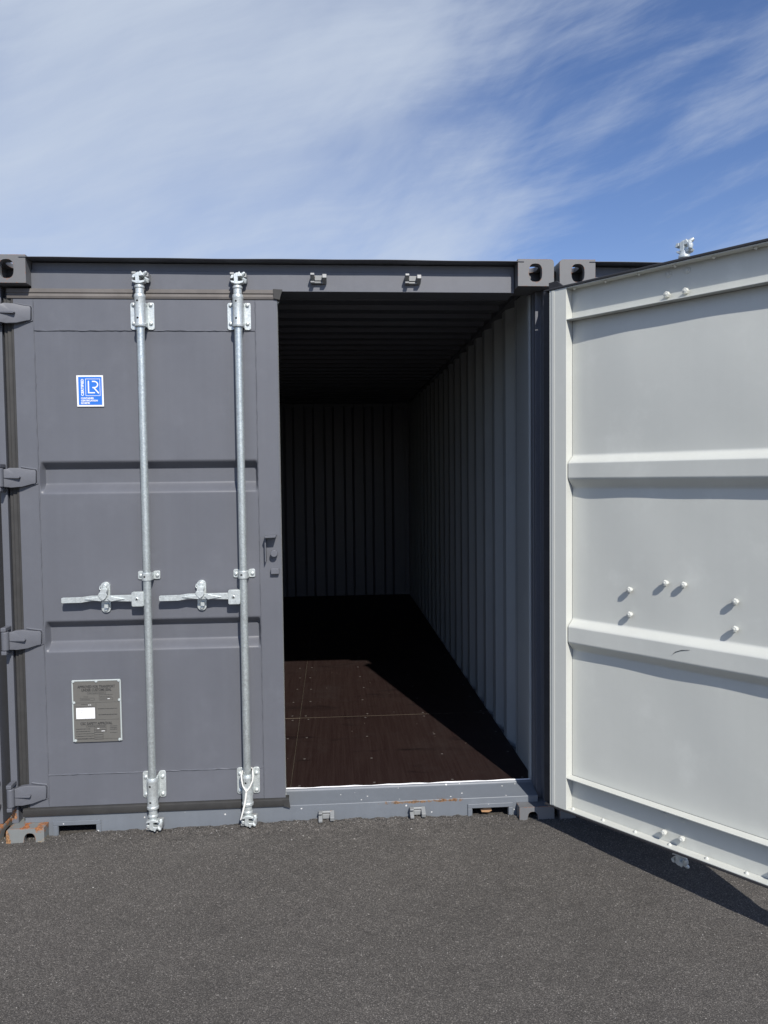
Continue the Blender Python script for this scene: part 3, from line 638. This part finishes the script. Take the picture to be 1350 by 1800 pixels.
        b.lathe((xc-0.002, FY-0.016, 1.171), (0, -1, 0), [(-0.002, 0.011), (0.007, 0.0105), (0.009, 0.008), (0.009, 0.004)], 'galv_cast', 14)
        b.lathe((xc-0.001, FY-0.012, 1.066), (0, -1, 0), [(-0.002, 0.009), (0.006, 0.0085), (0.0075, 0.005)], 'galv_cast', 12)
        b.tube([(xc-0.023, FY-0.012, 1.172), (xc-0.026, FY-0.014, 1.160), (xc-0.022, FY-0.016, 1.152)], 0.0028, 'galv_cast', 6)
        b.xf(F).build('handle_catch', d, 0.0018)
        # bolt ends on the inner face
        pts = [(xr+sx*0.0365, zz, 'rail') for sx in (-1, 1) for zz in (2.393, 2.315, 0.300, 0.226)] + [(xr-0.036, 1.2125, 'p'), (xr+0.036, 1.2125, 'p'), (xc-0.001, 1.170, 'p'), (xc-0.001, 1.070, 'p')]
        if mir and xr > 0.8: pts = [p for p in pts if not (p[2] == 'p' and abs(p[0]-(xr-0.036)) < 0.01)]
        for x, z, k in pts:
            flatd = z > 2.35 or z == 0.300
            yb = y0+(0.0065 if k == 'rail' else 0.0038+wob(x, z))
            b = B()
            if flatd: b.lathe((x, yb, z), (0, 1, 0), [(-0.002, 0.0130), (0.0022, 0.0130), (0.003, 0.0115), (0.003, 0.006), (0.006, 0.005)], 'inside', 14)
            else: b.lathe((x, yb, z), (0, 1, 0), [(-0.002, 0.0085), (0.010, 0.0085), (0.0102, 0.0122), (0.0185, 0.0120), (0.0215, 0.0095), (0.0222, 0.0045), (0.0245, 0.003)], 'inside', 7)
            b.xf(F).build('bolt', d, 0.0)
    # gasket screws on the rail flanges
    for k in range(8):
        for zz, up in ((Z0+0.004, 1), (Z1-0.004, -1)):
            b = B(); b.lathe((U0+0.103+0.1455*k+(0.0 if up > 0 else 0.006), y0+0.026, zz), (0, 0, up), [(-0.001, 0.0085), (0.003, 0.0080), (0.0055, 0.005), (0.0085, 0.003)], 'inside', 10); b.xf(F).build('screw', d)
    # anti-theft block on the free stile
    b = B(); xa = 1.140
    b.prism([(xa, 1.382), (xa+0.053, 1.384), (xa+0.050, 1.374), (xa+0.005, 1.372)], FY-0.055, FY-0.0003, 'grey', 'y')
    b.prism([(xa-0.0005, 1.3715), (xa+0.0055, 1.3715), (xa+0.0055, 1.268), (xa, 1.260)], FY-0.030, FY-0.0003, 'grey', 'y')
    b.xf(F).build('lock_guard', d, 0.0015)
    b = B(); b.lathe((xa+0.040, FY-0.0003, 1.300), (0.05, -1, 0), [(0, 0.0155), (0.018, 0.0155)], 'grey', 16); b.lathe((xa+0.040, FY-0.019, 1.301), (0.05, -1, 0), [(0, 0.016), (0.011, 0.016), (0.013, 0.014)], 'grey', 18); b.xf(F).build('lock_peg', d, 0.001)
    b = B(); b.box(xa+0.024, xa+0.061, FY-0.022, FY-0.0003, 1.208, 1.234, 'grey'); b.xf(F).build('lock_block', d, 0.003)
    return d
door_l = make_door(False)
door_r = make_door(True)

b = B()
def open_pt(u, z, d): return Vector((-(2.355-u-0.083+0.083-(W-PIN[0]))*-1, 0, 0)) if False else Vector(((2.355-u)-(W-PIN[0]), d-PIN[1], z))
b.tube([open_pt(0.555, 0.945, FY+0.0432), open_pt(0.565, 0.956, FY+0.0432), open_pt(0.590, 0.967, FY+0.0432), open_pt(0.622, 0.973, FY+0.0432)], [0.0006, 0.0011, 0.0011, 0.0005], 'ink', 6); b.build('scuff_mark', door_r)
# ------------------------------------------------------------------ the two neighbours (copied before stickers go on)
nb_r = copy_tree(root); nb_r.location = (W+0.026, 0, 0)
tag(nb_r, 'closed grey container mostly hidden behind the open pale door', 'shipping container', 'grey shipping containers standing side by side')
nb_l = copy_tree(root); nb_l.location = (-W-0.030, 0, 0)
tag(nb_l, 'grey container at the left picture edge with only its rusty corner showing', 'shipping container', 'grey shipping containers standing side by side')
for c in kids(nb_l):
    if c.name.startswith('corner_casting') and c.location.z < 0.1 and c.location.y < 0.1:
        c.data = c.data.copy(); c.data.materials[0] = M['casting_rusty']; c['label'] = 'rusty lower front corner casting'
for c in kids(nb_r):
    if 'label' in c.keys():                                  # this one is not rusty
        c.data = c.data.copy(); c.data.materials[0] = M['casting']; del c['label']
    if c.name.startswith('corner_post') and c.data.materials[0] == M['post']:
        c.data = c.data.copy(); c.data.materials[0] = M['grey']
door_r.rotation_euler = (0, 0, 2.24316)
door_r.location = (2.4230, -0.0054, 0)
door_r['label'] = 'open right door showing its pale inner face'

# ------------------------------------------------------------------ sticker and data plate
def text_mesh(body, size, mat, extr=0.0003, align='LEFT', spacing=1.0, offset=0.0):
    cu = bpy.data.curves.new('t', 'FONT'); cu.body = body; cu.size = size; cu.extrude = extr; cu.align_x = align; cu.space_character = spacing; cu.offset = offset; cu.resolution_u = 3
    o = bpy.data.objects.new('t', cu); COL.objects.link(o)
    dg = bpy.context.evaluated_depsgraph_get(); dg.update()
    me = bpy.data.meshes.new_from_object(o.evaluated_get(dg), depsgraph=dg); bpy.data.objects.remove(o); bpy.data.curves.remove(cu)
    me.materials.clear(); me.materials.append(M[mat]); return me
def add_text(name, body, size, mat, x, y, z, parent, rotz=0.0, width=None, align='LEFT', offset=0.0):
    me = text_mesh(body, size, mat, align=align, offset=offset)
    o = bpy.data.objects.new(name, me); COL.objects.link(o); o.parent = parent
    if width:
        xsn = [v.co.x for v in me.vertices]; k = width/(max(xsn)-min(xsn))
        for v in me.vertices: v.co.x *= k
    o.matrix_local = Matrix.Translation((x, y, z)) @ Matrix.Rotation(R(90), 4, 'X') @ Matrix.Rotation(rotz, 4, 'Z'); return o
# sticker: 0.113 x 0.134 m
sx0, sx1, sz0, sz1 = 0.341, 0.4545, 1.956, 2.091
ysf = FY-0.0016
b = B(); b.prism([(sx0, sz0), (sx1, sz0), (sx1-0.001, sz1), (sx0-0.001, sz1)], ysf, ysf+0.0012, 'white', 'y'); st = b.build('certification_sticker', root)
st['label'] = 'blue and white certified sticker'
b = B(); b.box(sx0+0.007, sx1-0.0072, ysf-0.0005, ysf-0.0001, sz0+0.007, sz1-0.0065, 'blue'); b.build('sticker_print', st)
lw_ = 0.0034
b = B(); yl0, yl1 = ysf-0.0010, ysf-0.0006
fx0, fx1, fz0, fz1 = sx0+0.037, sx1-0.014, sz0+0.046, sz1-0.015
for x0, x1, z0, z1 in ((fx0, fx1, fz1-0.0018, fz1), (fx0, fx1, fz0, fz0+0.0018), (fx0, fx0+0.0018, fz0+0.0018, fz1-0.0018), (fx1-0.0018, fx1, fz0+0.0018, fz1-0.0018)): b.box(x0, x1, yl0, yl1, z0, z1, 'white')
def stroke(pts, wd):
    pts = [Vector((p[0], 0, p[1])) for p in pts]; Lp, Rp = [], []
    for i, p in enumerate(pts):
        t = (pts[min(i+1, len(pts)-1)] - pts[max(i-1, 0)]).normalized(); nrm = Vector((-t.z, 0, t.x))
        Lp.append(p+nrm*wd/2); Rp.append(p-nrm*wd/2)
    stroke.k = getattr(stroke, 'k', 0)+1
    b.prism([(p.x, p.z) for p in Lp] + [(p.x, p.z) for p in Rp[::-1]], yl0-0.00006*stroke.k, yl1, 'white', 'y')
gw, gh = fx1-fx0, fz1-fz0
G = lambda a, c: (fx0+a*gw, fz0+c*gh)
stroke([G(0.21, 0.88), G(0.21, 0.15)], 0.0055)
b.box(G(0.26, 0)[0], G(0.64, 0)[0], yl0, yl1, G(0, 0.15)[1], G(0, 0.15)[1]+0.005, 'white')
arc = [G(0.45, 0.845)] + [(G(0.60, 0)[0]+0.235*gw*math.sin(a), G(0, 0.665)[1]+0.18*gh*math.cos(a)) for a in np.linspace(0.0, math.pi, 14)] 
stroke(arc, 0.0052); stroke([arc[-1], G(0.47, 0.485)], 0.0052); stroke([G(0.55, 0.50), G(0.90, 0.15)], 0.0055)
b.build('sticker_emblem', st)
add_text('sticker_text', 'CERTIFIED', 0.0150, 'white', sx0+0.0290, ysf-0.0008, fz0, st, R(90), width=gh*0.99, offset=0.0006)
for i, (t, wd) in enumerate((('CONTAINER', 0.055), ('CERTIFICATION', 0.071), ('SCHEME', 0.037))):
    add_text('sticker_text', t, 0.0098, 'white', sx0+0.0165, ysf-0.0008, sz0+0.0325-0.0105*i, st, width=wd, offset=0.0004)
# data plate
px0, px1, pz0, pz1 = 0.286, 0.489, 0.474, 0.750
ypl = FY-0.006
b = B(); b.box(px0, px1, ypl, FY-0.001, pz0, pz1, 'plate'); pl = b.build('data_plate', root, 0.001)
pl['label'] = 'grey metal approval plate riveted to the left door'
b = B()
b.tube([(px0-0.002, ypl+0.001, pz0+0.004), (px0-0.002, ypl+0.001, pz1)], 0.0034, 'rim', 8); b.tube([(px1+0.002, ypl+0.001, pz0+0.004), (px1+0.002, ypl+0.001, pz1)], 0.0034, 'rim', 8)
b.tube([(px0-0.002, ypl+0.001, pz1), (px1+0.002, ypl+0.001, pz1)], 0.0036, 'rim', 8); b.build('plate_rim', pl)
for x, z in ((px0+0.002, pz1-0.003), ((px0+px1)/2, pz1-0.004), (px1-0.004, pz1-0.003), (px0+0.003, pz1-0.098), (px1-0.003, pz1-0.090), (px0+0.006, pz0+0.008), (px1-0.006, pz0+0.008)):
    b = B(); b.lathe((x, ypl, z), (0, -1, 0), [(-0.001, 0.007), (0.002, 0.0066), (0.0045, 0.004)], 'rim', 12); b.build('rivet', pl)
pw_ = px1-px0; xm = (px0+px1)/2
add_text('plate_text', 'APPROVED FOR TRANSPORT', 0.0165, 'ink', xm, ypl-0.0004, pz1-0.033, pl, width=pw_*0.80, align='CENTER', offset=0.0004)
add_text('plate_text', 'UNDER CUSTOMS SEAL', 0.0165, 'ink', xm, ypl-0.0004, pz1-0.0475, pl, width=pw_*0.64, align='CENTER', offset=0.0004)
add_text('plate_text', 'CSC SAFETY APPROVAL', 0.0165, 'ink', xm-0.004, ypl-0.0004, pz1-0.198, pl, width=pw_*0.68, align='CENTER', offset=0.0004)
b = B()
def bar(a, c, d_, e, m='ink', t=0.0004): b.box(px0+a, px0+c, ypl-t, ypl-0.00008, pz1-d_-e, pz1-d_, m)
def frame(a, c, d_, e, wd=0.0009):
    bar(a, c, d_, wd); bar(a, c, d_+e-wd, wd); bar(a, a+wd, d_+wd, e-2*wd); bar(c-wd, c, d_+wd, e-2*wd)
def dashes(a, c, d_, hgt=0.0022, m='ink'):
    x = a
    while x < c:
        l = random.uniform(0.002, 0.006); bar(x, min(x+l, c), d_+random.uniform(0, .0006), hgt*random.uniform(0.7, 1.1), m); x += l+random.uniform(0.0008, 0.002)
frame(0.062, 0.142, 0.051, 0.010); dashes(0.068, 0.136, 0.055)
dashes(0.046, 0.064, 0.071); frame(0.030, 0.092, 0.078, 0.011); dashes(0.036, 0.072, 0.0825)
dashes(0.112, 0.172, 0.064); dashes(0.112, 0.166, 0.072); frame(0.112, 0.172, 0.078, 0.011); dashes(0.118, 0.146, 0.0825); dashes(0.149, 0.160, 0.0815, 0.0032, 'white')
bar(0.006, pw_-0.006, 0.098, 0.0009); dashes(0.034, 0.068, 0.104); dashes(0.064, 0.078, 0.1075, 0.003, 'white'); bar(0.006, 0.094, 0.1145, 0.0009)
bar(0.0975, 0.0983, 0.100, 0.072); dashes(0.106, 0.190, 0.1255, 0.0036); dashes(0.108, 0.190, 0.152, 0.0038); bar(0.006, pw_-0.006, 0.1755, 0.0009)
frame(0.054, 0.140, 0.201, 0.008); dashes(0.062, 0.136, 0.2035)
for i in range(5):
    dashes(0.010, 0.070 if i < 2 else 0.086, 0.2145+0.0108*i, 0.0034); frame(0.088, 0.126 if i > 1 else 0.140, 0.2115+0.0108*i, 0.0102)
dashes(0.094, 0.122, 0.226); dashes(0.102, 0.110, 0.2135, 0.0036, 'white'); dashes(0.118, 0.134, 0.225, 0.0036, 'white')
for d_ in (0.205, 0.2125, 0.2195, 0.2345): dashes(0.156, 0.188, d_, 0.0028)
bar(0.006, pw_-0.006, 0.262, 0.0009)
b.build('plate_print', pl)
b = B(); b.box(px0+0.012, px0+0.093, ypl-0.0009, ypl-0.0002, pz1-0.170, pz1-0.121, 'white')
for i, (a, c) in enumerate(((0.018, 0.064), (0.030, 0.088), (0.030, 0.076), (0.030, 0.064))): dashes(a, c, 0.1305+0.0085*i, 0.0020, 'greyink') if False else None
b.build('paper_label', pl)
b = B()
for i, (a, c) in enumerate(((0.018, 0.064), (0.030, 0.088), (0.030, 0.076), (0.030, 0.064))):
    x = a
    while x < c:
        l = random.uniform(0.002, 0.005); b.box(px0+x, px0+min(x+l, c), ypl-0.0013, ypl-0.0010, pz1-0.1325-0.0085*i, pz1-0.1308-0.0085*i, 'greyink'); x += l+0.0012
b.build('label_print', pl)

# ------------------------------------------------------------------ loose things
b = B(); xr = RODX[1]
def band(path, wd=0.0035): b.tube(path, wd, 'plastic', 8)
yk = -0.008
left = [(xr-0.0225, 0.020, 0.325), (xr-0.0245, yk, 0.322), (xr-0.0225, yk-0.004, 0.300), (xr-0.018, yk-0.005, 0.275), (xr-0.009, yk-0.005, 0.258), (xr-0.004, yk-0.005, 0.251)]
right = [(xr+0.0235, 0.020, 0.334), (xr+0.0255, yk, 0.334), (xr+0.0275, yk-0.004, 0.318), (xr+0.0255, yk-0.005, 0.296), (xr+0.013, yk-0.005, 0.268), (xr+0.001, yk-0.005, 0.252)]
sm = lambda P_: [Vector(P_[0]).lerp(Vector(P_[0]), 0)] + [q for i in range(len(P_)-1) for q in (Vector(P_[i]).lerp(Vector(P_[i+1]), 0.5), Vector(P_[i+1]))]
band(sm(left)); band(sm(right)); band([(xr-0.0235, 0.020, 0.326), (xr-0.017, 0.0392, 0.330), (xr, 0.0445, 0.332), (xr+0.018, 0.0392, 0.334), (xr+0.0235, 0.020, 0.334)])
b.lathe((xr-0.002, yk-0.006, 0.259), (-0.15, 0, -1), [(0, 0.0045), (0.002, 0.0058), (0.012, 0.0058), (0.014, 0.004)], 'plastic', 8)
b.tube([(xr-0.003, yk-0.006, 0.248), (xr-0.007, yk-0.008, 0.215), (xr-0.013, yk-0.010, 0.185), (xr-0.022, yk-0.012, 0.150), (xr-0.030, yk-0.010, 0.124)], [0.005, 0.0048, 0.0045, 0.004, 0.0028], 'plastic', 8)
tie = b.build('cable_tie', None, smooth_angle=60); tag(tie, 'white plastic cable tie looped round the foot of the right locking rod', 'cable tie')
b = B(); b.prism([(2.115, 0.068), (2.150, 0.066), (2.165, 0.074), (2.160, 0.088), (2.135, 0.089), (2.110, 0.083)], 0.075, 0.105, 'brownscrap', 'y')
tag(b.build('wood_scrap', None, 0.003), 'small tan scrap lying in the right forklift pocket of the open container', 'scrap')

# ------------------------------------------------------------------ ground: one sheet, fine near the camera, a crumbly ridge against the sills
def axis(lo_, hi_, step, far):
    fine = np.arange(lo_, hi_+1e-6, step); g = []; d = step; x = hi_
    while x < far: d *= 1.35; x += d; g.append(x)
    g2 = []; d = step; x = lo_
    while x > -far: d *= 1.35; x -= d; g2.append(x)
    return np.concatenate([np.array(g2[::-1]), fine, np.array(g)])
ax = axis(-0.9, 4.0, 0.010, 900.0)
ay = np.unique(np.concatenate([axis(-2.2, 0.22, 0.012, 900.0), np.arange(-0.16, 0.14, 0.005)]))
GX, GY = np.meshgrid(ax, ay)
def vnoise(x, y, s, seed):
    g = np.random.default_rng(seed).random((256, 256)); X_, Y_ = x*s, y*s
    xi, yi = np.floor(X_).astype(int), np.floor(Y_).astype(int); fx, fy = X_-xi, Y_-yi; fx = fx*fx*(3-2*fx); fy = fy*fy*(3-2*fy)
    a = lambda i, j: g[(xi+i) % 256, (yi+j) % 256]
    return (a(0, 0)*(1-fx)+a(1, 0)*fx)*(1-fy) + (a(0, 1)*(1-fx)+a(1, 1)*fx)*fy - 0.5
def ground_h(x, y):
    near = np.clip(1-np.hypot(x-1.4, y+0.5)/6.0, 0, 1)
    z = 0.055 + near*(0.006*vnoise(x, y, 1.7, 1)+0.005*vnoise(x, y, 6, 2)+0.0035*vnoise(x, y, 24, 3)+0.0030*vnoise(x, y, 75, 4))
    t_ = np.clip(-(y+0.05), 0, None)                      # the laid asphalt falls away from the containers
    z -= np.where(t_ < 0.9, 0.125*t_-0.05*t_**2, 0.072+0.035*(np.minimum(t_, 30)-0.9))
    xm_ = np.mod(x+0.03, 2.464)                           # repeats with the row of containers
    along = np.clip((xm_-0.24)/0.25, 0, 1)*np.clip((2.33-xm_)/0.3, 0, 1)*(0.75+0.8*vnoise(x, x*0+3.3, 3.0, 5))
    lumps = np.clip(0.55+1.3*vnoise(x, y, 30, 6)+0.9*vnoise(x, y, 80, 8), 0, 1.6)
    front = np.exp(-np.clip(0.03-y, 0, None)/0.028)*(y < 0.3)
    z += along*front*0.022*(0.72+0.28*lumps) + front*0.003*lumps
    z = np.where(y > 0.062, np.minimum(z, 0.05), z)
    for xr_ in RODX:
        for off in (-2.468, 0, 2.464):
            z += 0.012*np.exp(-(((x-xr_-off)/0.055)**2+((y-0.0)/0.045)**2))*(0.7+0.6*lumps)*(y < 0.058)
    return z
GZ = ground_h(GX, GY)
nx_, ny_ = len(ax), len(ay)
me = bpy.data.meshes.new('asphalt_ground'); vv = np.stack([GX, GY, GZ], -1).reshape(-1, 3)
idx = np.arange(nx_*ny_).reshape(ny_, nx_); q = np.stack([idx[:-1, :-1], idx[:-1, 1:], idx[1:, 1:], idx[1:, :-1]], -1).reshape(-1, 4)
me.vertices.add(len(vv)); me.vertices.foreach_set('co', vv.ravel()); me.loops.add(q.size); me.loops.foreach_set('vertex_index', q.ravel().astype(np.int32))
me.polygons.add(len(q)); me.polygons.foreach_set('loop_start', np.arange(0, q.size, 4, dtype=np.int32)); me.polygons.foreach_set('loop_total', np.full(len(q), 4, np.int32))
me.polygons.foreach_set('use_smooth', np.ones(len(q), bool)); me.update(); me.validate(); me.materials.append(M['asphalt'])
g = bpy.data.objects.new('ground', me); COL.objects.link(g); tag(g, kind='structure', label='dark asphalt yard in front of the containers')

# loose stone chips: thick along the sills, sparse over the yard
def chips(name, pts, sizes):
    nv = 6; base = np.array([(1, 0, 0), (-1, 0, 0), (0, 1, 0), (0, -1, 0), (0, 0, 0.8), (0, 0, -0.8)], float)
    fc = np.array([(0, 2, 4), (2, 1, 4), (1, 3, 4), (3, 0, 4), (2, 0, 5), (1, 2, 5), (3, 1, 5), (0, 3, 5)])
    n = len(pts); ang = rng.random(n)*6.283; V = np.repeat(base[None], n, 0)*(0.6+0.8*rng.random((n, nv, 3))) + (rng.random((n, nv, 3))-0.5)*0.5
    c_, s_ = np.cos(ang)[:, None], np.sin(ang)[:, None]; X_ = V[..., 0]*c_-V[..., 1]*s_; Y_ = V[..., 0]*s_+V[..., 1]*c_
    V = np.stack([X_, Y_, V[..., 2]], -1)*sizes[:, None, None] + pts[:, None, :]
    F_ = (fc[None]+np.arange(n)[:, None, None]*nv).reshape(-1, 3)
    me = bpy.data.meshes.new(name); me.from_pydata(V.reshape(-1, 3).tolist(), [], F_.tolist()); me.materials.append(M['chips'])
    o = bpy.data.objects.new(name, me); COL.objects.link(o); return o
n1 = 7000; x = rng.uniform(-0.3, 3.2, n1); y = 0.047-rng.exponential(0.030, n1); z = ground_h(x, y); s1 = 0.0012+0.0026*rng.random(n1)**2
n2 = 7000; x2 = rng.uniform(-0.9, 3.9, n2); y2 = rng.uniform(-2.0, 0.0, n2); z2 = ground_h(x2, y2); s2 = 0.0010+0.0022*rng.random(n2)**2
pts = np.stack([np.r_[x, x2], np.r_[y, y2], np.r_[z+s1*0.4, z2+s2*0.3]], -1)
tag(chips('loose_gravel', pts, np.r_[s1, s2]), 'loose stone chips scattered along the container sills', 'gravel', kind='stuff')
